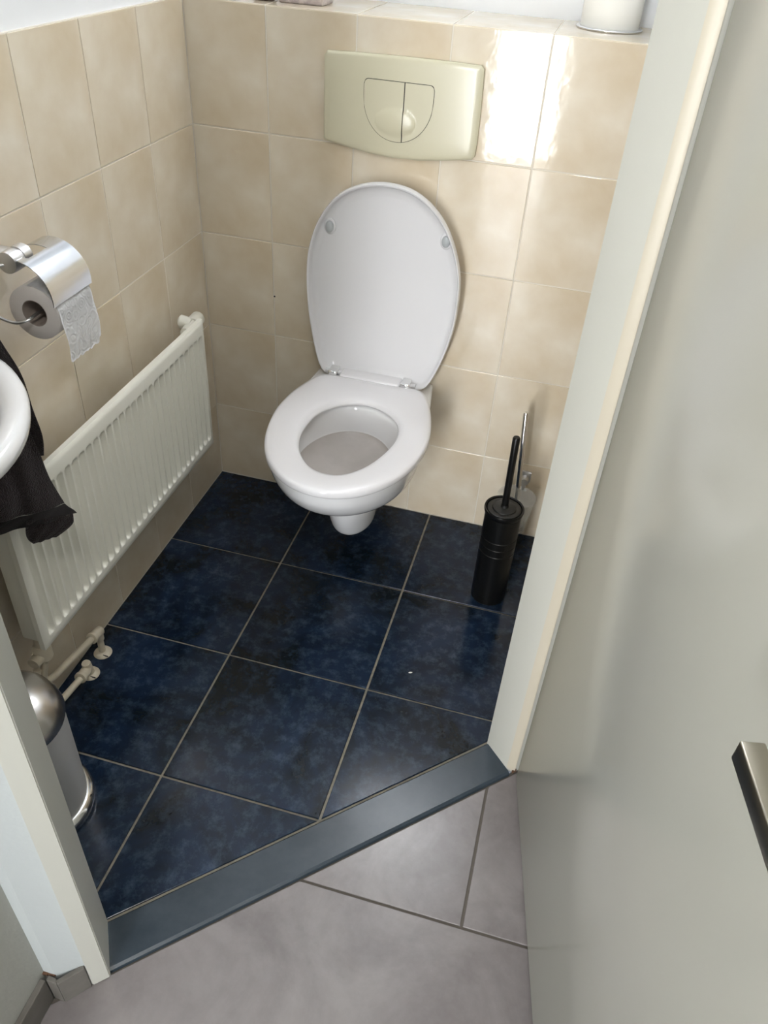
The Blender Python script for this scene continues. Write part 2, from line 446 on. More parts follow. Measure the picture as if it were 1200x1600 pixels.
# chipped paint at the feet of the jambs
bm = bmesh.new()
for k in range(9):
    s = LT + 0.002 + random.random() * 0.012; a = TW - 0.006 + random.random() * 0.006
    add_box(bm, (s, a, 0.0005), (s + 0.004, a + 0.004, 0.004 + random.random() * 0.006), 0, 0.0006)
for v in bm.verts: v.co = TA + TD * v.co.x + TN * v.co.y + Vector((0, 0, v.co.z))
o = obj('chipped_foot', bm, M_rust, fr); o.matrix_parent_inverse = Matrix.Translation(-TA); o['label'] = 'dark chipped foot of the right jamb'

# left oblique wall: inside the toilet it runs on along the threshold line; in the hall it turns onto the left hall wall
HL = 0.333
pA = TA + TN * (TW + 0.003) - TD * 0.034          # where the frame meets the oblique return
pB = Vector((0.353, -1.424, 0))                    # convex corner
pC = Vector((HL, -1.424, 0))                       # concave corner with the hall wall
bm = bmesh.new()
inn = TA - TD * 0.034 + TN * 0.002
P = [inn, pA, pB, pC, Vector((HL, -2.55, 0)), Vector((HL - 0.08, -2.55, 0)), Vector((HL - 0.08, -1.60, 0)), Vector((-0.03, -1.70, 0))]
add_rings(bm, [[(p.x, p.y, -0.05) for p in P], [(p.x, p.y, CEIL) for p in P]])
wl = struct(obj('wall_hall_left', bm, M_hallwall))
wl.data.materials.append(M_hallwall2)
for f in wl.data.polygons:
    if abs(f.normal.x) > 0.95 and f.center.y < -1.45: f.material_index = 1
# right oblique part behind the door frame and the hall's other walls
pr0 = TA + TD * (LT + 0.028) + TN * 0.0; pr1 = TA + TD * (LT + 0.028) + TN * (TW - 0.012)
bm = bmesh.new()
P = [pr0, pr1, pr1 + TD * 0.35, Vector((1.9, pr1.y + 0.25, 0)), Vector((1.9, -0.3, 0)), Vector((XR + 0.02, -0.60, 0)), Vector((XR + 0.0, -0.675, 0))]
add_rings(bm, [[(p.x, p.y, -0.05) for p in P], [(p.x, p.y, CEIL) for p in P]])
struct(obj('wall_front', bm, M_plaster))
# wall over the door head
o = dbox('wall_over_door', -0.034, LT + 0.03, 0.004, TW - 0.004, DH + 0.035, CEIL, M_plaster, None, 0); struct(o)
slab('wall_hall_recess', (-0.15, -4.05, -0.1), (-0.05, -1.75, CEIL), M_hallwall)
slab('wall_light_block', (0.80, -2.75, -0.1), (1.76, -2.65, CEIL), M_hallwall)  # added unseen wall, keeps the hall pane's light off the lower door
slab('wall_hall_right', (1.75, -4.05, -0.1), (1.85, -0.3, CEIL), M_hallwall)
slab('ceiling', (-0.15, -4.1, CEIL), (1.9, 0.36, CEIL + 0.1), M_ceil)

# hall end wall with a tall glazed strip
hx0, hx1, hz0, hz1 = 0.165, 0.615, 0.00, 2.10
bm = bmesh.new()
add_box(bm, (-0.1, -4.05, -0.1), (hx0, -3.95, CEIL)); add_box(bm, (hx1, -4.05, -0.1), (1.85, -3.95, CEIL))
add_box(bm, (hx0, -4.05, -0.1), (hx1, -3.95, -0.005)); add_box(bm, (hx0, -4.05, hz1), (hx1, -3.95, CEIL))
struct(obj('wall_hall_end', bm, M_hallwall))
def window(name, x0, x1, z0, z1, y, pm, face):
    t = struct(empty(name, ((x0 + x1) / 2, y, z0)))
    b = bmesh.new(); w = 0.02
    for lo, hi in (((x0, z0), (x0 + w, z1)), ((x1 - w, z0), (x1, z1)), ((x0 + w, z0), (x1 - w, z0 + w)), ((x0 + w, z1 - w), (x1 - w, z1))):
        add_box(b, (lo[0], y - 0.02, lo[1]), (hi[0], y + 0.02, hi[1]))
    inv = Matrix.Translation(-t.location)
    o1 = obj('window_frame', b, M_frame, t); o1.matrix_parent_inverse = inv
    b = bmesh.new(); add_box(b, (x0 + w, y - 0.004, z0 + w), (x1 - w, y + 0.004, z1 - w))
    o2 = obj('pane', b, pm, t); o2.matrix_parent_inverse = inv
window('window_1', wx0, wx1, wz0, wz1, LEDGE + 0.05, M_pane_t, -1)
window('window_2', hx0, hx1, hz0, hz1, -3.99, M_pane_h, 1)

# unseen ceiling lamp, added as soft top fill from the hall
lt_ = empty('ceiling_fill_lamp', (1.0, -2.1, CEIL))
tag(lt_, 'added round fill lamp on the unseen hall ceiling', 'lamp')
bm = bmesh.new(); add_lathe(bm, [(0.19, 0), (0.19, -0.02), (0.18, -0.03)], n=40); obj('fill_lamp_base', bm, M_white, lt_)
bm = bmesh.new(); add_lathe(bm, [(0.175, -0.03), (0.17, -0.05), (0.13, -0.075), (0.06, -0.088), (0.0, -0.09)], n=40); obj('fill_lamp_shade', bm, M_fill, lt_, True)

# skirting tiles of the hall
def prism(name, pts, z0, z1, m, parent=None, bev=0.001):
    bm = bmesh.new(); add_rings(bm, [[(p[0], p[1], z0) for p in pts], [(p[0], p[1], z1) for p in pts]])
    if bev: bmesh.ops.bevel(bm, geom=list(bm.edges), offset=bev, segments=1, affect='EDGES')
    o = obj(name, bm, m, parent); return o
SB = 0.064
bl = struct(empty('baseboard_left', (0, 0, 0)))
q0 = Vector((0.392, -1.402, 0)); q1 = Vector((0.364, -1.435, 0)); q2 = Vector((0.343, -1.434, 0))
e = (q1 - q0).normalized(); nn_ = Vector((-e.y, e.x, 0))
if nn_.dot(Vector((1, -1, 0))) < 0: nn_ = -nn_
prism('skirting_tile', [q0, q1, q1 - nn_ * 0.008, q0 - nn_ * 0.008], HZ, SB, M_skirt, bl)
prism('skirting_tile', [q1 + Vector((-0.001, 0.0, 0)), q2, q2 + Vector((0, 0.008, 0)), q1 + Vector((-0.007, 0.008, 0))], HZ, SB, M_skirt, bl)
prism('skirting_tile', [(HL + 0.0002, -1.4345), (HL + 0.010, -1.4345), (HL + 0.010, -2.03), (HL + 0.0002, -2.03)], HZ, SB, M_skirt, bl)
prism('skirting_tile', [(HL + 0.0002, -2.033), (HL + 0.010, -2.033), (HL + 0.010, -2.63), (HL + 0.0002, -2.63)], HZ, SB, M_skirt, bl)
bm = bmesh.new()
for k in range(10):
    t = random.random(); p = (pB + Vector((0.003, 0.004, 0))).lerp(pC + Vector((0.0, 0.0, 0)), t)
    add_box(bm, (p.x - 0.0015, p.y - 0.004, SB - 0.003), (p.x + 0.003, p.y + 0.003, SB + 0.001 + random.random() * 0.002))
o = obj('old_paint_edge', bm, M_rust, bl); o['label'] = 'flaked brown strip along the top of the skirting'

# ---------------------------------------------------------------- open door
HGE = Vector((1.0185, -0.806, 0))
ddir = Vector((0.088 + 0.0, -0.455, 0)).normalized(); dn = Vector((ddir.y, -ddir.x, 0))   # towards the toilet side
if dn.x > 0: dn = -dn
d1 = struct(empty('door_1', HGE))
DI = Matrix.Translation(-HGE)
def dmap(v): return HGE + ddir * v.x + dn * v.y + Vector((0, 0, v.z))
def dobj(name, boxes, m, parent=d1, bev=0.001, pinv=None):
    bm = bmesh.new()
    for lo, hi in boxes: add_box(bm, lo, hi, 0, bev)
    for v in bm.verts: v.co = dmap(v.co)
    o = obj(name, bm, m, parent); o.matrix_parent_inverse = DI if parent is d1 else Matrix(); autosmooth(o, 50); return o
leaf = dobj('door_leaf', [((0.0, -0.04, 0.004), (0.80, 0.0, 2.02))], M_door, bev=0.003)
hs = 0.642
lev = dobj('lever', [((hs, 0.038, 1.0055), (hs + 0.125, 0.055, 1.0245))], M_dksteel, bev=0.0012)
lev['label'] = 'square-section nickel lever'
rose = dobj('rose', [((hs + 0.088, 0.0, 0.989), (hs + 0.138, 0.009, 1.040))], M_dksteel)
bm = bmesh.new(); add_tube(bm, [dmap(Vector((hs + 0.113, y, 1.0145))) for y in (0.009, 0.040)], 0.009, 20)
o = obj('spindle', bm, M_dksteel, d1, True); o.matrix_parent_inverse = DI
for hz in (0.25, 1.0, 1.8):
    bm = bmesh.new(); add_tube(bm, [HGE + Vector((0.004, 0.006, hz)) - dn * 0.045 + ddir * -0.004, HGE + Vector((0.004, 0.006, hz + 0.08)) - dn * 0.045 + ddir * -0.004], 0.006, 14)
    o = obj('hinge', bm, M_steel2, d1, True); o.matrix_parent_inverse = DI

# ---------------------------------------------------------------- toilet
TX = 0.4865
toilet = empty('toilet', (TX, 0, 0), 0)
tag(toilet, 'white wall-hung toilet with its oval lid up, below the flush plate', 'toilet')
# local frame: x right, -y out of the wall; the pan is set about two degrees askew
AS = math.radians(1.9)
def sk(x, y, z): # askew rotation about the wall point
    x0 = -0.0135
    return (x0 + x * math.cos(AS) - y * math.sin(AS), x * math.sin(AS) + y * math.cos(AS), z)
NB = 72
def panring(front, back, hw, hwb, yc, z, ex=2.0):
    """closed ring: elliptic front from yc to front, tapering sides to the flat back"""
    r = []
    nf = NB * 2 // 3; nb = NB - nf
    for i in range(nf):
        t = PI * i / (nf - 1)
        c, s = math.cos(t), math.sin(t)
        x = hw * math.copysign(abs(c) ** (2 / ex), c); y = yc - (yc - front) * abs(s) ** (2 / ex)
        r.append((x, y))
    # from left side (-hw, yc) back to wall, across, and forward to (hw, yc)
    side = cr([(-hw, yc, 0), (-(hw * 0.5 + hwb * 0.5) * 1.02, yc * 0.5 + back * 0.5, 0), (-hwb, back, 0)], 6)[1:]
    side = [side[int(k * (len(side) - 1) / (nb // 2 - 1))] for k in range(nb // 2)]
    r += [(p.x, p.y) for p in side]
    r += [(-p.x, p.y) for p in side[::-1]]
    return [sk(x, y, z) for x, y in r]
def interp(keys, k=5):
    out = []
    pts = [Vector(kk[:3] + (0,)) if False else list(kk) for kk in keys]
    n = len(pts)
    for i in range(n - 1):
        a, b, c, d = pts[max(i - 1, 0)], pts[i], pts[i + 1], pts[min(i + 2, n - 1)]
        for j in range(k):
            t = j / k
            out.append([0.5 * (2 * b[m] + (c[m] - a[m]) * t + (2 * a[m] - 5 * b[m] + 4 * c[m] - d[m]) * t * t + (3 * b[m] - a[m] - 3 * c[m] + d[m]) * t ** 3) for m in range(len(b))])
    out.append(pts[-1]); return out
#        front  back   hw     hwb    yc     z
okeys = [(-0.274, -0.004, 0.046, 0.036, -0.20, 0.099), (-0.288, -0.004, 0.055, 0.046, -0.20, 0.105), (-0.304, -0.004, 0.060, 0.055, -0.205, 0.130), (-0.326, -0.004, 0.066, 0.064, -0.21, 0.180), (-0.334, -0.004, 0.071, 0.072, -0.21, 0.232)]
ok2 = [(-0.337, -0.004, 0.071, 0.085, -0.21, 0.240), (-0.395, -0.004, 0.112, 0.105, -0.23, 0.266), (-0.452, -0.004, 0.145, 0.125, -0.26, 0.300), (-0.505, -0.004, 0.166, 0.140, -0.28, 0.340),
       (-0.536, -0.004, 0.176, 0.150, -0.29, 0.380), (-0.546, -0.004, 0.180, 0.152, -0.295, 0.408), (-0.545, -0.004, 0.179, 0.152, -0.295, 0.424), (-0.538, -0.010, 0.174, 0.148, -0.295, 0.430)]
rings = [panring(*k_) for k_ in interp(okeys, 4)] + [panring(*k_) for k_ in interp(ok2, 5)]
def ovr(cx, cy, hx, hyf, hyb, z):
    """inner oval: nf matching index order with panring"""
    out = []; nf = NB * 2 // 3
    for i in range(NB):
        if i < nf: t = PI * i / (nf - 1)
        else: t = PI + PI * (i - nf + 1) / (NB - nf + 1)
        c, s = math.cos(t), math.sin(t)
        y = cy - (hyf if s > 0 else hyb) * s
        out.append(sk(cx + hx * c, y, z))
    return out
ikeys = [(0.0, -0.33, 0.148, 0.178, 0.160, 0.430), (0.0, -0.33, 0.140, 0.170, 0.152, 0.424), (0.0, -0.33, 0.137, 0.166, 0.150, 0.405), (0.0, -0.33, 0.128, 0.158, 0.154, 0.375), (0.0, -0.33, 0.116, 0.148, 0.158, 0.352)]
ik2 = [(0.0, -0.33, 0.110, 0.142, 0.152, 0.3465), (0.0, -0.335, 0.09, 0.11, 0.12, 0.337), (0.0, -0.36, 0.05, 0.06, 0.06, 0.322), (0.0, -0.36, 0.012, 0.014, 0.01, 0.315)]
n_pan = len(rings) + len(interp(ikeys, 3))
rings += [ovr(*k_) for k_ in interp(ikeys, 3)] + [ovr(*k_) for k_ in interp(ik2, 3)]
bm = bmesh.new(); add_rings(bm, rings)
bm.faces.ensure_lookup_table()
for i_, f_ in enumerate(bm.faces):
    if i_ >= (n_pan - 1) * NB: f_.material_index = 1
bowl = obj('bowl', bm, [M_cer, M_bowl_shade], toilet, True); autosmooth(bowl, 60)

# polar outlines of seat and hole, in world coordinates read at seat height
seat_out = [(0.305, -0.074), (0.338, -0.060), (0.41, -0.057), (0.48, -0.055), (0.55, -0.056), (0.603, -0.066), (0.632, -0.11), (0.662, -0.20), (0.677, -0.295), (0.670, -0.385), (0.640, -0.465), (0.590, -0.528),
            (0.530, -0.560), (0.470, -0.563), (0.410, -0.540), (0.355, -0.487), (0.318, -0.405), (0.300, -0.30), (0.305, -0.21), (0.322, -0.145)]
seat_out[0] = (0.338, -0.098)
seat_out[1] = (0.358, -0.080)
for i_ in (2, 3, 4): seat_out[i_] = (seat_out[i_][0], -0.080)
seat_out[5] = (0.601, -0.074)
hole_pts = [(0.498, -0.176), (0.548, -0.196), (0.586, -0.236), (0.600, -0.295), (0.592, -0.36), (0.566, -0.432), (0.530, -0.478), (0.493, -0.490), (0.452, -0.476), (0.412, -0.428), (0.389, -0.362), (0.388, -0.290), (0.404, -0.238), (0.443, -0.195)]
def polar(pts, c, n, k=10):
    d = cr([(p[0], p[1], 0) for p in pts], k, True)
    an = [(math.atan2(p.y - c[1], p.x - c[0]) % (2 * PI), math.hypot(p.x - c[0], p.y - c[1])) for p in d]
    an.sort(); out = []
    for i in range(n):
        t = 2 * PI * i / n
        lo = max([a for a in an if a[0] <= t], key=lambda a: a[0], default=(an[-1][0] - 2 * PI, an[-1][1]))
        hi = min([a for a in an if a[0] > t], key=lambda a: a[0], default=(an[0][0] + 2 * PI, an[0][1]))
        w = (t - lo[0]) / max(hi[0] - lo[0], 1e-9)
        out.append(lo[1] * (1 - w) + hi[1] * w)
    for _ in range(2): out = [(out[i - 1] + 2 * out[i] + out[(i + 1) % n]) / 4 for i in range(n)]
    return out
SC = (0.492, -0.325); NS = 120
ro = polar(seat_out, SC, NS); rh = polar(hole_pts, SC, NS)
# f: 0 hole edge, 1 outer edge ; z of the section
sec = [(0.975, 0.432), (0.992, 0.4345), (1.0, 0.440), (0.997, 0.4455), (0.975, 0.4500), (0.90, 0.4522), (0.7, 0.4532), (0.45, 0.4522), (0.22, 0.4500), (0.08, 0.4460), (0.015, 0.4400), (0.0, 0.4350), (0.03, 0.432)]
rings = []
for f, z in sec:
    rings.append([(SC[0] - TX + (rh[i] + (ro[i] - rh[i]) * f) * math.cos(2 * PI * i / NS), SC[1] + (rh[i] + (ro[i] - rh[i]) * f) * math.sin(2 * PI * i / NS), z) for i in range(NS)])
bm = bmesh.new(); V = add_rings(bm, rings, True, False, False)
for i in range(NS): bm.faces.new((V[-1][i], V[-1][(i + 1) % NS], V[0][(i + 1) % NS], V[0][i]))
seat = obj('seat', bm, M_seat, toilet, True)
# raised tab of the seat between the hinges
bm = bmesh.new(); add_box(bm, (0.393 - TX, -0.085, 0.434), (0.552 - TX, -0.030, 0.4555), 0, 0.005)
o = obj('seat_tab', bm, M_seat, toilet); autosmooth(o, 60)
# hinges
for hx in (0.374, 0.566):
    h = box('hinge', (hx - 0.0115 - TX, -0.083, 0.430), (hx + 0.0115 - TX, -0.046, 0.4600), M_chrome, toilet, 0.003)
    h['label'] = 'chrome seat hinge'
    bm = bmesh.new(); add_tube(bm, [(hx - 0.024 - TX, -0.060, 0.447), (hx + 0.024 - TX, -0.060, 0.447)], 0.0065, 16)
    obj('hinge_pin', bm, M_lid, h, True)
# lid: shallow dish standing up, hollow side to the room
lid_pts = [(0.341, 0.440), (0.327, 0.477), (0.313, 0.54), (0.302, 0.61), (0.2975, 0.69), (0.303, 0.762), (0.327, 0.833), (0.368, 0.889), (0.42, 0.920), (0.478, 0.932), (0.54, 0.925), (0.595, 0.893), (0.638, 0.838), (0.668, 0.757), (0.6735, 0.68),
           (0.668, 0.605), (0.650, 0.528), (0.627, 0.465), (0.612, 0.441), (0.590, 0.434), (0.54, 0.438), (0.476, 0.438), (0.41, 0.438), (0.363, 0.434)]
LC = (0.487, 0.68)
rl = polar(lid_pts, LC, NS)
sec = [(0.60, -0.0245), (0.90, -0.029), (0.97, -0.034), (0.992, -0.039), (1.0, -0.046), (0.998, -0.055), (0.990, -0.0600), (0.979, -0.0598), (0.968, -0.0555), (0.957, -0.0485), (0.940, -0.0430), (0.86, -0.0395), (0.6, -0.0355), (0.3, -0.0335), (0.05, -0.033)]
def lidring(f, y, lean=0.0):
    return [(LC[0] - TX + rl[i] * f * math.cos(2 * PI * i / NS), y - 0.004, LC[1] + rl[i] * f * math.sin(2 * PI * i / NS)) for i in range(NS)]
bm = bmesh.new(); add_rings(bm, [lidring(0.05, -0.0235)] + [lidring(f, y) for f, y in sec])
lid = obj('lid', bm, M_lid, toilet, True); autosmooth(lid, 70)
for bx, bz in ((0.351, 0.816), (0.627, 0.821)):
    bm = bmesh.new(); add_lathe(bm, [(0.0165, 0.0), (0.0165, 0.003), (0.0145, 0.0045)], (0, 0, 0), (0, -1, 0), 28)
    for v in bm.verts: v.co = Vector((v.co.x * 0.85 + bx - TX, v.co.y - 0.0435, v.co.z * 1.15 + bz))
    cup = obj('bumper_cup', bm, M_lid, lid, True)
    bm = bmesh.new(); add_lathe(bm, [(0.0115, 0.0), (0.0115, 0.006), (0.009, 0.009), (0.0, 0.0095)], (0, 0, 0), (0, -1, 0), 28)
    for v in bm.verts: v.co = Vector((v.co.x * 0.85 + bx - TX, v.co.y - 0.0460, v.co.z * 1.15 + bz))
    b_ = obj('rubber_bumper', bm, M_bump, lid, True); b_['label'] = 'grey rubber bumper'

# ---------------------------------------------------------------- flush plate
fp = empty('flush_plate', (0.491, 0, 1.08))
tag(fp, 'pale yellow double-button flush plate on the tiles above the toilet', 'flush plate')
pc = Vector((0.491, 0, 1.08))
top = [(-0.168, 0.087), (0.0, 0.0905), (0.169, 0.090)]
outl = [(-0.163, 0.0875), (-0.10, 0.0895), (0.0, 0.0915), (0.10, 0.0915), (0.164, 0.0905), (0.1705, 0.084), (0.1715, 0.06), (0.1735, 0.0), (0.1735, -0.06), (0.172, -0.083), (0.166, -0.0895),
        (0.11, -0.0985), (0.05, -0.1055), (-0.01, -0.1075), (-0.06, -0.1045), (-0.11, -0.0975), (-0.163, -0.089), (-0.1695, -0.083), (-0.1705, -0.04), (-0.170, 0.02), (-0.1695, 0.078)]
def off(poly, d):
    p = [tuple(q) for q in poly]
    if area(p) < 0: p = p[::-1]
    return inset(p, d)
bm = bmesh.new()
R_ = lambda d, y: [(x, y, z) for x, z in off(outl, d)]
add_rings(bm, [R_(0.001, 0.0), R_(0, -0.004), R_(0.0005, -0.011), R_(0.003, -0.0140), R_(0.0060, -0.0150)] + [[(x * f_, y, z * f_) for x, z in off(outl, 0.006)] for f_, y in ((0.93, -0.0156), (0.70, -0.0160))])
pl_ = obj('plate_body', bm, M_plate, fp); autosmooth(pl_, 35)
# D-shaped buttons with a black gap behind
def dshape(x0, x1, zt, zb, g):
    """lower half-ellipse D outline between x0..x1; centre line at x=.009"""
    cx = 0.0; a = 0.081; out = []
    for i in range(41):
        t = PI * i / 40; x = -a * math.cos(t); 
        z = 0.030 - (0.030 - zb) * math.sin(t) ** 0.9
        out.append((x + cx, z))
    return out
def dpoly(x0, x1, g):
    a = 0.0765 - g; pts = []
    N = 60
    xs = [x0 + (x1 - x0) * i / N for i in range(N + 1)]
    low = []
    for x in xs:
        q = max(0.0, 1 - min(1.0, abs((x + 0.003) / a)) ** 2.1)
        low.append((x, 0.012 - (0.085 - g) * q ** 0.5))
    topz = 0.0455 - g
    rr = 0.010
    up = []
    for x in xs[::-1]:
        z = topz
        d = a - abs(x + 0.003)
        if d < rr: z = topz - rr + math.sqrt(max(0, rr * rr - (rr - d) ** 2))
        up.append((x, z))
    return low + up
L0, L1, LM = -0.003 - 0.0765, -0.003 + 0.0765, 0.0095
bm = bmesh.new(); P = dpoly(L0, L1, 0.0)
add_rings(bm, [[(x, -0.0150, z) for x, z in P], [(x, -0.0165, z) for x, z in P]])
o = obj('button_gap', bm, M_black_gap, fp); o['label'] = 'black gap around the buttons'
def button(x0, x1, lab):
    g = 0.0011
    P = dpoly(max(x0, L0 + g), min(x1, L1 - g), g)
    # dense grid so that the raised oval can be modelled across both buttons
    bm = bmesh.new()
    n = (len(P)) // 2; low = P[:n]; up = P[n:][::-1]
    K = 24; V = []
    for a_, b_ in zip(low, up):
        colv = []
        for j in range(K + 1):
            t = j / K; x = a_[0]; z = a_[1] + (b_[1] - a_[1]) * t
            e_ = ((x + 0.007) / 0.045) ** 2 + ((z + 0.033) / 0.026) ** 2
            h = 0.0048 * math.sqrt(max(0, 1 - e_)) if e_ < 1 else 0
            colv.append(bm.verts.new((x, -0.0174 - h, z)))
        V.append(colv)
    for i in range(n - 1):
        for j in range(K): 
            bm.faces.new((V[i][j], V[i + 1][j], V[i + 1][j + 1], V[i][j + 1]))
    ext = bmesh.ops.extrude_edge_only(bm, edges=[e_ for e_ in bm.edges if e_.is_boundary])
    for g_ in ext['geom']:
        if isinstance(g_, bmesh.types.BMVert): g_.co.y = -0.0150
    bmesh.ops.remove_doubles(bm, verts=bm.verts, dist=1e-6)
    o = obj('flush_button', bm, M_plate, fp); autosmooth(o, 40); return o
button(L0, LM - 0.0011, ''); button(LM + 0.0011, L1, '')

# ---------------------------------------------------------------- radiator
rad = empty('radiator', (0.0, -0.605, 0.27))
tag(rad, 'white ribbed panel radiator mounted low on the left tiled wall', 'radiator')
RI = Matrix.Translation(-Vector((0.0, -0.605, 0.27)))
ry0, ry1, rz0, rz1 = -0.984, -0.228, 0.268, 0.617
RXF = 0.100
def rp(name, bm, m, smooth=False, parent=rad):
    o = obj(name, bm, m, parent, smooth); 
    if parent is rad: o.matrix_parent_inverse = RI
    return o
NG = 30; pitch = (ry1 - ry0 - 0.028) / NG
gz0, gz1 = rz0 + 0.026, rz1 - 0.034
import bisect
ysamp = [ry0, ry0 + 0.004, ry0 + 0.012]
for k in range(NG):
    c = ry0 + 0.014 + pitch * (k + 0.5)
    ysamp += [c + pitch * t for t in (-0.5, -0.40, -0.30, -0.18, 0.0, 0.18, 0.30, 0.40)]
ysamp += [ry1 - 0.014, ry1 - 0.004, ry1]
zs = [rz0, rz0 + 0.004, gz0 - 0.010, gz0 - 0.004, gz0 - 0.001, gz0 + 0.002, gz0 + 0.006, gz0 + 0.011] + [gz0 + 0.011 + (gz1 - gz0 - 0.022) * k / 5 for k in range(1, 5)] + [gz1 - 0.011, gz1 - 0.006, gz1 - 0.002, gz1 + 0.001, gz1 + 0.004, gz1 + 0.010, rz1 - 0.010, rz1 - 0.004, rz1]
def gdepth(y, z):
    k = round((y - ry0 - 0.014) / pitch - 0.5)
    if k < 0 or k >= NG: return 0
    c = ry0 + 0.014 + pitch * (k + 0.5); rr = pitch * 0.40
    zz = min(max(z, gz0 + rr), gz1 - rr)
    d = math.hypot(y - c, z - zz) / rr
    if d >= 1: return 0
    return 0.0125 * (1 - d ** 4)
bm = bmesh.new(); V = []
for y in ysamp:
    col = []
    for z in zs:
        edge = 0
        if y in (ry0, ry1) or z in (rz0, rz1): edge = 0.004
        elif y - ry0 < 0.005 or ry1 - y < 0.005 or z - rz0 < 0.005 or rz1 - z < 0.005: edge = 0.0008
        col.append(bm.verts.new((RXF - gdepth(y, z) - edge, y, z)))
    V.append(col)
for i in range(len(V) - 1):
    for j in range(len(zs) - 1): bm.faces.new((V[i][j], V[i + 1][j], V[i + 1][j + 1], V[i][j + 1]))
ext = bmesh.ops.extrude_edge_only(bm, edges=[e_ for e_ in bm.edges if e_.is_boundary])
for g_ in ext['geom']:
    if isinstance(g_, bmesh.types.BMVert): g_.co.x = RXF - 0.0145
rp('front_panel', bm, M_rad, True); autosmooth(bpy.data.objects['front_panel'], 50)
bm = bmesh.new(); add_box(bm, (0.046, ry0 + 0.006, rz0 + 0.012), (RXF - 0.0145, ry1 - 0.006, rz1 - 0.040), 0, 0.003)
o = rp('body', bm, M_rad); autosmooth(o)
for y in (-0.80, -0.36):
    bm = bmesh.new(); add_box(bm, (0.0, y - 0.02, 0.33), (0.048, y + 0.02, 0.50), 0, 0.002); rp('wall_bracket', bm, M_rad)
# blind plug with its rounded cap behind the far top corner
bm = bmesh.new()
add_tube(bm, [(0.060, -0.250, 0.585), (0.056, -0.215, 0.585), (0.054, -0.200, 0.585)], [0.012, 0.012, 0.012], 18)
add_tube(bm, [(0.054, -0.196, 0.584), (0.053, -0.190, 0.584), (0.050, -0.160, 0.582), (0.050, -0.152, 0.581)], [0.014, 0.0175, 0.0175, 0.012], 20)
add_tube(bm, [(0.056, -0.210, 0.590), (0.046, -0.211, 0.592), (0.032, -0.212, 0.593), (0.028, -0.212, 0.593)], [0.013, 0.015, 0.017, 0.012], 20)
o = rp('end_cap', bm, M_rad, True); autosmooth(o, 40)
# bottom valve near corner
bm = bmesh.new()
add_tube(bm, [(0.062, -0.955, 0.272), (0.062, -0.958, 0.235)], 0.012, 18)
add_tube(bm, [(0.062, -0.958, 0.245), (0.062, -0.958, 0.237), (0.062, -0.958, 0.212), (0.062, -0.958, 0.206)], [0.014, 0.0185, 0.0185, 0.012], 20)
add_tube(bm, [(0.062, -0.958, 0.222), (0.062, -0.99, 0.222)], [0.014, 0.012], 18)
o = rp('lower_valve', bm, M_pipe, True); autosmooth(o, 40)

# pipes, floor roses
def pipe(name, pts, r, flange, label, elbow):
    t = empty(name, flange); inv = Matrix.Translation(-Vector(flange))
    tag(t, label, 'pipe', 'radiator pipes coming up through the floor')
    bm = bmesh.new(); add_tube(bm, pts, r, 18); o = obj('tube', bm, M_pipe, t, True); o.matrix_parent_inverse = inv; autosmooth(o, 50)
    bm = bmesh.new(); add_lathe(bm, [(0.0200, 0.0), (0.0210, 0.002), (0.0185, 0.006), (0.012, 0.009), (0.0085, 0.0095)], flange, (0, 0, 1), 32)
    o = obj('floor_rose', bm, M_pipe, t, True); o.matrix_parent_inverse = inv; autosmooth(o, 40)
    bm = bmesh.new(); add_box(bm, (flange[0] + 0.008, flange[1] - 0.012, 0.0062), (flange[0] + 0.0205, flange[1] - 0.0108, 0.0088), 0, 0, Matrix.Identity(4))
    o = obj('slot', bm, M_black_gap, t); o.matrix_parent_inverse = inv
    bm = bmesh.new()
    for a_, b_, ra in elbow: add_tube(bm, [a_, Vector(a_).lerp(Vector(b_), 0.08), Vector(a_).lerp(Vector(b_), 0.92), b_], [ra * 0.86, ra, ra, ra * 0.86], 20)
    o = obj('elbow', bm, M_pipe, t, True); o.matrix_parent_inverse = inv; autosmooth(o, 40)
f1 = (0.039, -0.762, 0.0)
pipe('heating_pipe', cr([(0.039, -0.762, 0.002), (0.039, -0.762, 0.05), (0.039, -0.764, 0.064), (0.039, -0.775, 0.072), (0.040, -0.86, 0.092), (0.042, -0.93, 0.110), (0.05, -0.965, 0.14), (0.062, -0.958, 0.2)], 5), 0.0075, f1,
     'cream radiator pipe with raised elbow, the one nearer the toilet', [((0.039, -0.762, 0.046), (0.039, -0.762, 0.078), 0.0105), ((0.039, -0.752, 0.069), (0.039, -0.782, 0.075), 0.0115), ((0.039, -0.781, 0.0745), (0.039, -0.789, 0.0762), 0.0135)])
f2 = (0.045, -0.826, 0.0)
pipe('heating_pipe', cr([(0.045, -0.828, 0.002), (0.046, -0.832, 0.018), (0.048, -0.845, 0.026), (0.050, -0.88, 0.034), (0.053, -0.94, 0.048), (0.055, -1.0, 0.07), (0.06, -1.01, 0.13), (0.062, -0.985, 0.2)], 5), 0.0075, f2,
     'cream radiator pipe with low elbow, the one beside the pedal bin', [((0.045, -0.826, 0.004), (0.046, -0.833, 0.046), 0.0105), ((0.046, -0.833, 0.026), (0.049, -0.860, 0.032), 0.0115), ((0.049, -0.859, 0.0315), (0.0495, -0.867, 0.033), 0.0135)])
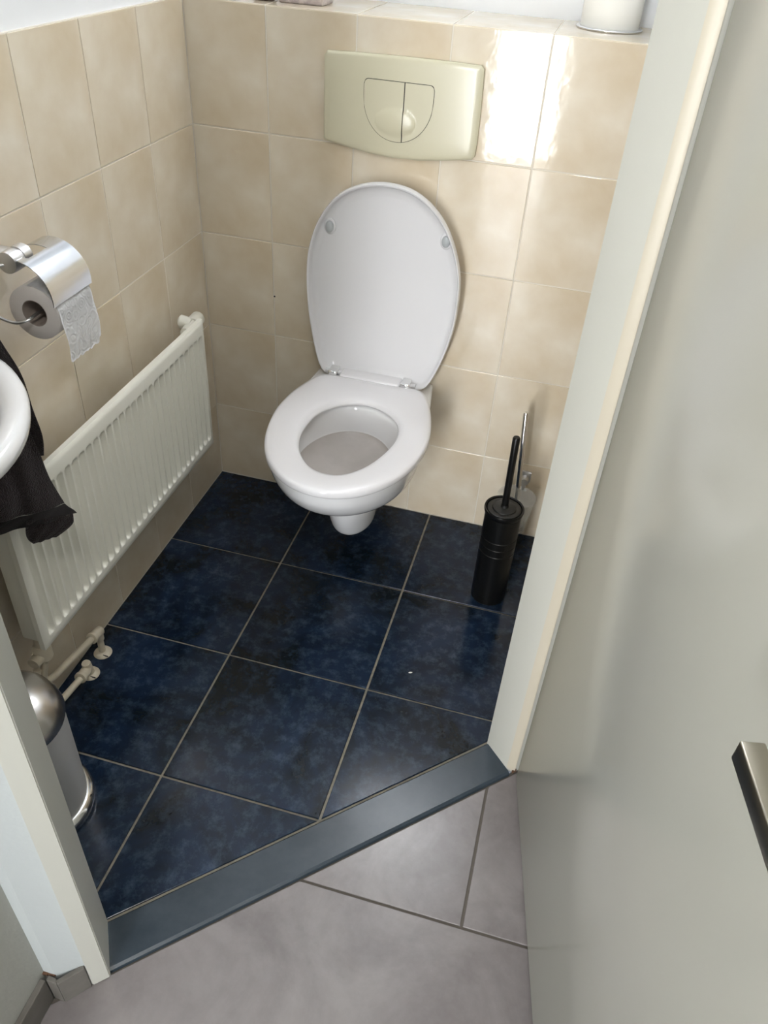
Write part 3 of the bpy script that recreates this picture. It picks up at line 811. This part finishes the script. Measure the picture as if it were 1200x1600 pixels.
# ---------------------------------------------------------------- pedal bin
BN = Vector((0.128, -1.142, 0))
pb = empty('pedal_bin', BN); tag(pb, 'brushed steel pedal bin with domed lid behind the left door jamb', 'bin')
bm = bmesh.new(); add_lathe(bm, [(0.098, 0.0), (0.101, 0.004), (0.102, 0.014), (0.099, 0.023), (0.093, 0.028), (0.0895, 0.029)], n=56); o = obj('base_ring', bm, M_chrome, pb, True)
bm = bmesh.new(); add_lathe(bm, [(0.0895, 0.027), (0.0895, 0.262), (0.086, 0.265)], n=56, cap0=False); o = obj('body', bm, M_binbody, pb, True); autosmooth(o)
bm = bmesh.new(); add_lathe(bm, [(0.088, 0.264), (0.0925, 0.265), (0.0935, 0.270), (0.091, 0.284), (0.083, 0.303), (0.067, 0.319), (0.042, 0.330), (0.018, 0.334), (0.0, 0.3345)], n=56); o = obj('domed_lid', bm, M_steel, pb, True); autosmooth(o, 60)
bm = bmesh.new(); add_box(bm, (-0.02, -0.128, 0.006), (0.02, -0.096, 0.014), 0, 0.003); obj('pedal', bm, M_blackp, pb)

# ---------------------------------------------------------------- toilet roll holder and roll
hc = Vector((0.0, -0.762, 0.945))
th = empty('toilet_roll_holder', hc); tag(th, 'satin chrome toilet roll holder with curved cover on the left wall', 'toilet roll holder')
HI = Matrix.Translation(-hc)
def hp(name, bm, m, sm=True, parent=th):
    o = obj(name, bm, m, parent, sm); o.matrix_parent_inverse = HI if parent is th else Matrix(); autosmooth(o, 45); return o
RC = Vector((0.083, -0.733, 0.866)); RR = 0.0455
bm = bmesh.new()
add_lathe(bm, [(0.020, 0.0), (0.026, 0.001), (0.027, 0.005), (0.024, 0.008)], (0.0005, -0.775, 0.955), (1, 0, 0), 32)
add_box(bm, (0.006, -0.792, 0.938), (0.062, -0.760, 0.966), 0, 0.006)
hp('wall_mount', bm, M_steel2)
bm = bmesh.new()
add_lathe(bm, [(0.011, 0.0), (0.017, 0.001), (0.0175, 0.004), (0.0175, 0.022), (0.0155, 0.0225), (0.0155, 0.0275), (0.0175, 0.028), (0.0175, 0.046), (0.015, 0.048), (0.003, 0.0485)], (0.062, -0.795, 0.951), (0, 1, 0), 36)
hp('pivot_barrel', bm, M_steel2)
# curved cover with a square notch around the barrel
CRR = 0.0595
bm = bmesh.new()
angs = [math.radians(a) for a in range(106, -10, -4)]      # from above the core over to the room side
cy0, cy1 = -0.791, -0.680
ny0, ny1 = -0.774, -0.722
grid = []
for a in angs:
    row = []
    for y in (cy0, ny0, (ny0 + ny1) / 2, ny1, (ny1 + cy1) / 2, cy1):
        r = CRR + 0.004 * max(0, math.sin(a))
        row.append(bm.verts.new((0.0690 + r * math.cos(a), y, 0.893 + r * math.sin(a))))
    grid.append(row)
for i in range(len(angs) - 1):
    for j in range(5):
        if math.degrees(angs[i + 1]) > 70 and j in (1, 2): continue
        bm.faces.new((grid[i][j], grid[i][j + 1], grid[i + 1][j + 1], grid[i + 1][j]))
bmesh.ops.delete(bm, geom=[v for v in bm.verts if not v.link_faces], context='VERTS')
bmesh.ops.solidify(bm, geom=list(bm.faces), thickness=0.0012)
cov = hp('cover', bm, M_cover)
bm = bmesh.new()
loop = [(0.060, -0.790, 0.948), (0.045, -0.802, 0.944), (0.026, -0.809, 0.925), (0.016, -0.811, 0.900), (0.020, -0.811, 0.878), (0.038, -0.809, 0.862), (0.062, -0.806, 0.856), (0.079, -0.800, 0.860), (0.083, -0.785, 0.863), (0.083, -0.735, 0.864), (0.083, -0.690, 0.864)]
add_tube(bm, cr(loop, 6), 0.0026, 12)
hp('wire_arm', bm, M_steel2)

tr = empty('toilet_roll', RC); tag(tr, 'white toilet roll with hanging sheet in the chrome holder', 'toilet roll')
bm = bmesh.new()
n = 56; hw = 0.049; ri = 0.0225
rings = []
for r, y in ((ri, -hw), (RR - 0.001, -hw), (RR, -hw + 0.001), (RR, hw - 0.001), (RR - 0.001, hw), (ri, hw)):
    rings.append([(r * math.cos(2 * PI * k / n), y, r * math.sin(2 * PI * k / n)) for k in range(n)])
V = add_rings(bm, rings, True, False, False)
o = obj('paper', bm, M_rollside, tr, True); autosmooth(o, 50)
bm = bmesh.new()
rings = [[(r * math.cos(2 * PI * k / n), y, r * math.sin(2 * PI * k / n)) for k in range(n)] for r, y in ((ri, -hw), (ri, hw), (ri - 0.001, hw), (ri - 0.001, -hw))]
V = add_rings(bm, rings, True, False, False)
for k in range(n): bm.faces.new((V[-1][k], V[-1][(k + 1) % n], V[0][(k + 1) % n], V[0][k]))
o = obj('core', bm, M_card, tr, True); autosmooth(o, 50)
# hanging sheet: wraps over the top and down the room side, embossed flowers, torn wavy end
m = bpy.data.materials.new('embossed_tissue'); m.use_nodes = True; nt = m.node_tree; b = nt.nodes['Principled BSDF']
b.inputs['Base Color'].default_value = (0.93, 0.93, 0.94, 1); b.inputs['Roughness'].default_value = 0.9
tc = nt.nodes.new('ShaderNodeTexCoord'); vo = nt.nodes.new('ShaderNodeTexVoronoi'); vo.inputs['Scale'].default_value = 60
mul = nt.nodes.new('ShaderNodeMath'); mul.operation = 'MULTIPLY'; mul.inputs[1].default_value = 22
sn = nt.nodes.new('ShaderNodeMath'); sn.operation = 'SINE'
bp = nt.nodes.new('ShaderNodeBump'); bp.inputs['Strength'].default_value = 0.35; bp.inputs['Distance'].default_value = 0.0008
nt.links.new(tc.outputs['Object'], vo.inputs['Vector']); nt.links.new(vo.outputs['Distance'], mul.inputs[0]); nt.links.new(mul.outputs[0], sn.inputs[0])
nt.links.new(sn.outputs[0], bp.inputs['Height']); nt.links.new(bp.outputs['Normal'], b.inputs['Normal'])
M_emb = m
bm = bmesh.new(); V = []
path = [(math.radians(a), None) for a in range(96, -6, -6)]
NL = 14
for j in range(25):
    y = -hw + 0.001 + (2 * hw - 0.002) * j / 24
    L = 0.074 + 0.002 * math.sin(j * 0.9) + 0.0015 * math.sin(j * 1.7) + 0.004 * j / 24 - (0.012 if j > 21 else 0)
    colv = []
    for a, _ in path: colv.append(bm.verts.new(((RR + 0.0012) * math.cos(a), y, (RR + 0.0012) * math.sin(a))))
    for k in range(1, NL + 1):
        d = L * k / NL
        colv.append(bm.verts.new((RR + 0.0012 + 0.004 * math.sin(d * 30) + 0.0016 * math.sin(j * 0.8 + d * 60) * min(1, d * 20), y + 0.10 * d * 0.3, -0.006 - d)))
    V.append(colv)
for j in range(24):
    for k in range(len(V[0]) - 1): bm.faces.new((V[j][k], V[j + 1][k], V[j + 1][k + 1], V[j][k + 1]))
bmesh.ops.solidify(bm, geom=list(bm.faces), thickness=0.0005)
obj('hanging_sheet', bm, M_emb, tr, True)

# ---------------------------------------------------------------- hand basin
BC = Vector((0.05, -1.16, 0.86))
hb = empty('hand_basin', (0, -1.16, 0.86)); tag(hb, 'small white ceramic hand basin on the left wall, cut by the picture edge', 'basin')
def bas(sx, sy, z, n=72, back=0.0):
    out = []
    for i in range(n):
        t = 2 * PI * i / n; c, s = math.cos(t), math.sin(t); e_ = 1.75 if c > 0 else 3.2
        x = sx * math.copysign(abs(c) ** (2 / e_), c) if c > 0 else back * math.copysign(abs(c) ** (2 / e_), c)
        y = sy * math.copysign(abs(s) ** (2 / e_), s)
        out.append((BC.x + x, y, z))
    return out
bm = bmesh.new()
rg = [bas(0.05, 0.05, -0.145, back=0.045), bas(0.09, 0.09, -0.130, back=0.047), bas(0.14, 0.14, -0.095, back=0.048), bas(0.185, 0.185, -0.055, back=0.048), bas(0.220, 0.235, -0.030, back=0.049), bas(0.232, 0.252, -0.018, back=0.0495),
      bas(0.234, 0.254, -0.006, back=0.0495), bas(0.231, 0.251, 0.003, back=0.049), bas(0.223, 0.243, 0.007, back=0.047), bas(0.208, 0.228, 0.006, back=0.03), bas(0.196, 0.215, -0.002, back=0.0), bas(0.185, 0.203, -0.025, back=-0.005 + 0.001),
      bas(0.165, 0.18, -0.07, back=0.0), bas(0.11, 0.12, -0.105, back=0.0), bas(0.03, 0.03, -0.118, back=0.02)]
add_rings(bm, rg)
o = obj('bowl', bm, M_cer, hb, True)

# ---------------------------------------------------------------- towel ring and towel
TRL = Vector((0.0, -0.8875, 0.9395))
tk = empty('towel_hook', TRL); tag(tk, 'chrome towel hook on the left wall holding the dark hand towel', 'hook')
bm = bmesh.new(); add_lathe(bm, [(0.02, 0.0), (0.02, 0.005), (0.008, 0.008)], (0, 0, 0), (1, 0, 0), 24)
add_tube(bm, cr([(0.006, 0, 0), (0.05, 0, 0.0), (0.066, 0.0, 0.002), (0.072, 0.0, 0.010), (0.073, 0.0, 0.022)], 4), 0.004, 12)
o = obj('hook_arm', bm, M_chrome, tk, True)
tw = empty('hand_towel', (0.12, -0.96, 0.6)); tag(tw, 'dark aubergine terry hand towel hanging beside the basin before the radiator', 'towel')
TI = Matrix.Translation(-Vector((0.12, -0.96, 0.6)))
def cloth(rows, ncol, amp, freq, ph, th=0.006, seed=0):
    """rows: list of (left point, right point, bulge towards the viewer); sheet with vertical folds"""
    bm = bmesh.new(); V = []
    dense = []
    keys = [list(l) + list(r) + [b_] for l, r, b_ in rows]
    dense = interp(keys, 10)
    out = Vector((0.62, -0.75, 0.2)).normalized()
    for i, k in enumerate(dense):
        l, r, bl_ = Vector(k[:3]), Vector(k[3:6]), k[6]
        t = i / (len(dense) - 1); row = []
        for j in range(ncol + 1):
            u = j / ncol
            p = l.lerp(r, u) + out * (bl_ * 4 * u * (1 - u) + amp * (0.35 + 0.65 * t) * math.sin(freq * u * 2 * PI + ph + t * 0.9) + 0.0015 * math.sin(19 * u + 9 * t + seed))
            row.append(bm.verts.new(p))
        V.append(row)
    for i in range(len(V) - 1):
        for j in range(ncol): bm.faces.new((V[i][j], V[i][j + 1], V[i + 1][j + 1], V[i + 1][j]))
    bmesh.ops.solidify(bm, geom=list(bm.faces), thickness=th)
    return bm
def P3(x, y, z): return (x, y, z)
def tcloth(name, rows, ncol, amp, freq, ph, m, parent=tw, seed=0, th=0.006):
    o = obj(name, cloth(rows, ncol, amp, freq, ph, th, seed), m, parent, True); o.matrix_parent_inverse = TI; return o
# back layer, front layer and the folded lobe under it
tcloth('back_layer', [((0.012, -0.886, 0.935), (0.062, -0.884, 0.935), 0.0), ((0.020, -0.890, 0.862), (0.102, -0.890, 0.862), 0.0), ((0.022, -0.893, 0.817), (0.123, -0.893, 0.817), 0.0), ((0.030, -0.905, 0.761), (0.131, -0.897, 0.761), 0.002), ((0.04, -0.915, 0.714), (0.139, -0.900, 0.714), 0.003), ((0.05, -0.92, 0.672), (0.134, -0.902, 0.675), 0.002)], 26, 0.0018, 1.2, 0.5, M_towel, th=0.005)
tcloth('front_layer', [((0.030, -0.922, 0.815), (0.112, -0.912, 0.800), 0.0), ((0.045, -0.965, 0.755), (0.122, -0.914, 0.752), 0.004), ((0.075, -1.00, 0.70), (0.136, -0.914, 0.694), 0.008), ((0.112, -1.015, 0.655), (0.146, -0.916, 0.640), 0.006), ((0.114, -1.022, 0.618), (0.163, -0.916, 0.590), 0.004)], 28, 0.003, 1.6, 0.2, M_towel, seed=2)
hem = tcloth('woven_band', [((0.114, -1.022, 0.618), (0.163, -0.916, 0.590), 0.004), ((0.114, -1.023, 0.607), (0.173, -0.915, 0.582), 0.004), ((0.115, -1.024, 0.596), (0.182, -0.914, 0.574), 0.004)], 28, 0.003, 1.6, 1.1, M_hem, seed=11)
tcloth('folded_corner', [((0.138, -0.985, 0.600), (0.180, -0.922, 0.577), 0.002), ((0.135, -0.990, 0.578), (0.178, -0.924, 0.560), 0.004), ((0.136, -0.990, 0.562), (0.170, -0.932, 0.548), 0.004), ((0.140, -0.985, 0.552), (0.158, -0.950, 0.542), 0.002)], 14, 0.002, 0.8, 0.0, M_towel, seed=5)

# ---------------------------------------------------------------- black toilet brush
KB = Vector((0.875, -0.278, 0))
kb = empty('toilet_brush', KB); tag(kb, 'tall black plastic toilet brush holder standing on the floor, its brush inside', 'toilet brush')
bm = bmesh.new()
pr = [(0.043, 0.0), (0.0445, 0.002), (0.0445, 0.155)]
for zz in (0.162, 0.184, 0.206): pr += [(0.0445, zz), (0.0432, zz + 0.0012), (0.0432, zz + 0.0022), (0.0445, zz + 0.0034)]
pr += [(0.0445, 0.275), (0.047, 0.279), (0.0485, 0.287), (0.0475, 0.291), (0.044, 0.289), (0.042, 0.270)]
add_lathe(bm, pr, n=56); o = obj('container', bm, M_blackp, kb, True); autosmooth(o, 30)
bm = bmesh.new(); add_lathe(bm, [(0.041, 0.272), (0.041, 0.288), (0.038, 0.2895), (0.029, 0.289), (0.028, 0.2915), (0.025, 0.2925), (0.010, 0.294), (0.009, 0.30), (0.0, 0.30)], n=48)
o = obj('brush_cap', bm, M_blackp2, kb, True); autosmooth(o, 40)
bm = bmesh.new(); add_tube(bm, [(0, 0, 0.296), (-0.002, 0.0, 0.42), (-0.003, 0.0, 0.488), (-0.003, 0, 0.491)], [0.0083, 0.0083, 0.0087, 0.007], 20)
o = obj('handle', bm, M_blackp, kb, True); autosmooth(o, 40)

# ---------------------------------------------------------------- chrome brush in its glass cup on the wall
WB = Vector((0.904, 0.0, 0.172))
wb = empty('glass_brush_holder', WB); tag(wb, 'clear glass cup on a chrome wall bracket behind the black brush', 'toilet brush holder')
bm = bmesh.new(); add_box(bm, (-0.012, -0.006, 0.012), (0.018, 0.0, 0.046), 0, 0.0015); add_tube(bm, [(0.003, -0.006, 0.026), (0.003, -0.026, 0.024)], 0.011, 24); add_tube(bm, [(0.003, -0.020, 0.026), (0.003, -0.021, -0.002)], 0.006, 16)
o = obj('wall_mount', bm, M_steel2, wb, True); autosmooth(o, 40)
cc_ = Vector((-0.008, -0.073, 0.0))
bm = bmesh.new()
add_tube(bm, [(0.003, -0.02, 0.0), (cc_.x + 0.02, -0.026, -0.002)], 0.003, 10)
obj('cup_bracket', bm, M_steel2, wb, True)
bm = bmesh.new(); add_lathe(bm, [(0.0, -0.10), (0.034, -0.10), (0.038, -0.096), (0.047, -0.02), (0.0505, 0.004), (0.0525, 0.008), (0.0500, 0.008), (0.0445, -0.02), (0.035, -0.092), (0.0, -0.094)], cc_, (0, 0, 1), 48)
o = obj('glass_cup', bm, M_glass, wb, True)
ch = empty('chrome_brush', WB + cc_); tag(ch, 'slim chrome toilet brush handle leaning in the glass wall cup', 'toilet brush')
d_ = Vector((-0.019, 0.002, 0.258))
bm = bmesh.new(); add_tube(bm, [Vector((0.004, 0, -0.04)), Vector((0.004, 0, -0.04)) + d_ * 0.3, Vector((0.004, 0, -0.04)) + d_ * 1.17, Vector((0.004, 0, -0.04)) + d_ * 1.185], [0.0072, 0.0072, 0.0072, 0.005], 20)
o = obj('handle', bm, M_chrome, ch, True); autosmooth(o, 50)
bm = bmesh.new(); add_lathe(bm, [(0.010, -0.035), (0.026, -0.042), (0.030, -0.055), (0.030, -0.085), (0.02, -0.0915)], n=28); obj('bristle_head', bm, M_white, ch, True)

# ---------------------------------------------------------------- things on the ledge
cn = empty('white_canister', (0.886, 0.165, TOP + 0.0005)); tag(cn, 'white cylinder on a chrome ring standing at the right end of the tiled ledge', 'canister')
bm = bmesh.new(); add_lathe(bm, [(0.0, 0.0), (0.067, 0.0), (0.0685, 0.002), (0.067, 0.0045), (0.062, 0.004)], n=56, cap0=False); o = obj('chrome_base', bm, M_chrome, cn, True)
bm = bmesh.new(); add_lathe(bm, [(0.0, 0.004), (0.059, 0.004), (0.0605, 0.006), (0.0605, 0.210), (0.058, 0.2135), (0.0, 0.214)], n=56, cap0=False); o = obj('white_body', bm, M_white, cn, True); autosmooth(o)
pt = empty('mottled_box', (0.245, 0.092, TOP + 0.0005)); tag(pt, 'mottled pink-grey box on the ledge at the very top of the picture', 'box')
bm = bmesh.new(); add_box(bm, (-0.05, -0.035, 0), (0.05, 0.035, 0.07), 0, 0.003); obj('box_body', bm, M_pot, pt)
bm = bmesh.new(); add_box(bm, (-0.052, -0.037, 0.07), (0.052, 0.037, 0.085), 0, 0.003); obj('box_lid', bm, M_pot, pt)
pt = empty('terracotta_dish', (0.158, 0.075, TOP + 0.0005)); tag(pt, 'brown terracotta dish on the ledge left of the mottled box', 'dish')
bm = bmesh.new(); add_lathe(bm, [(0.0, 0.0), (0.02, 0.0), (0.026, 0.006), (0.03, 0.05), (0.027, 0.05), (0.022, 0.01), (0.0, 0.008)], n=36, cap0=False); obj('dish_body', bm, M_terra, pt, True)

# tiny white scrap on the floor tile
bm = bmesh.new(); add_tube(bm, [(-0.004, -0.001, 0.001), (-0.001, 0, 0.0016), (0.002, 0.001, 0.0016), (0.004, 0.003, 0.001)], [0.0008, 0.0017, 0.0015, 0.0006], 8)
o = obj('paper_scrap', bm, M_white, None, True, (0.742, -0.60, 0.0)); tag(o, 'tiny white scrap of paper lying on the dark blue floor tile', 'scrap')
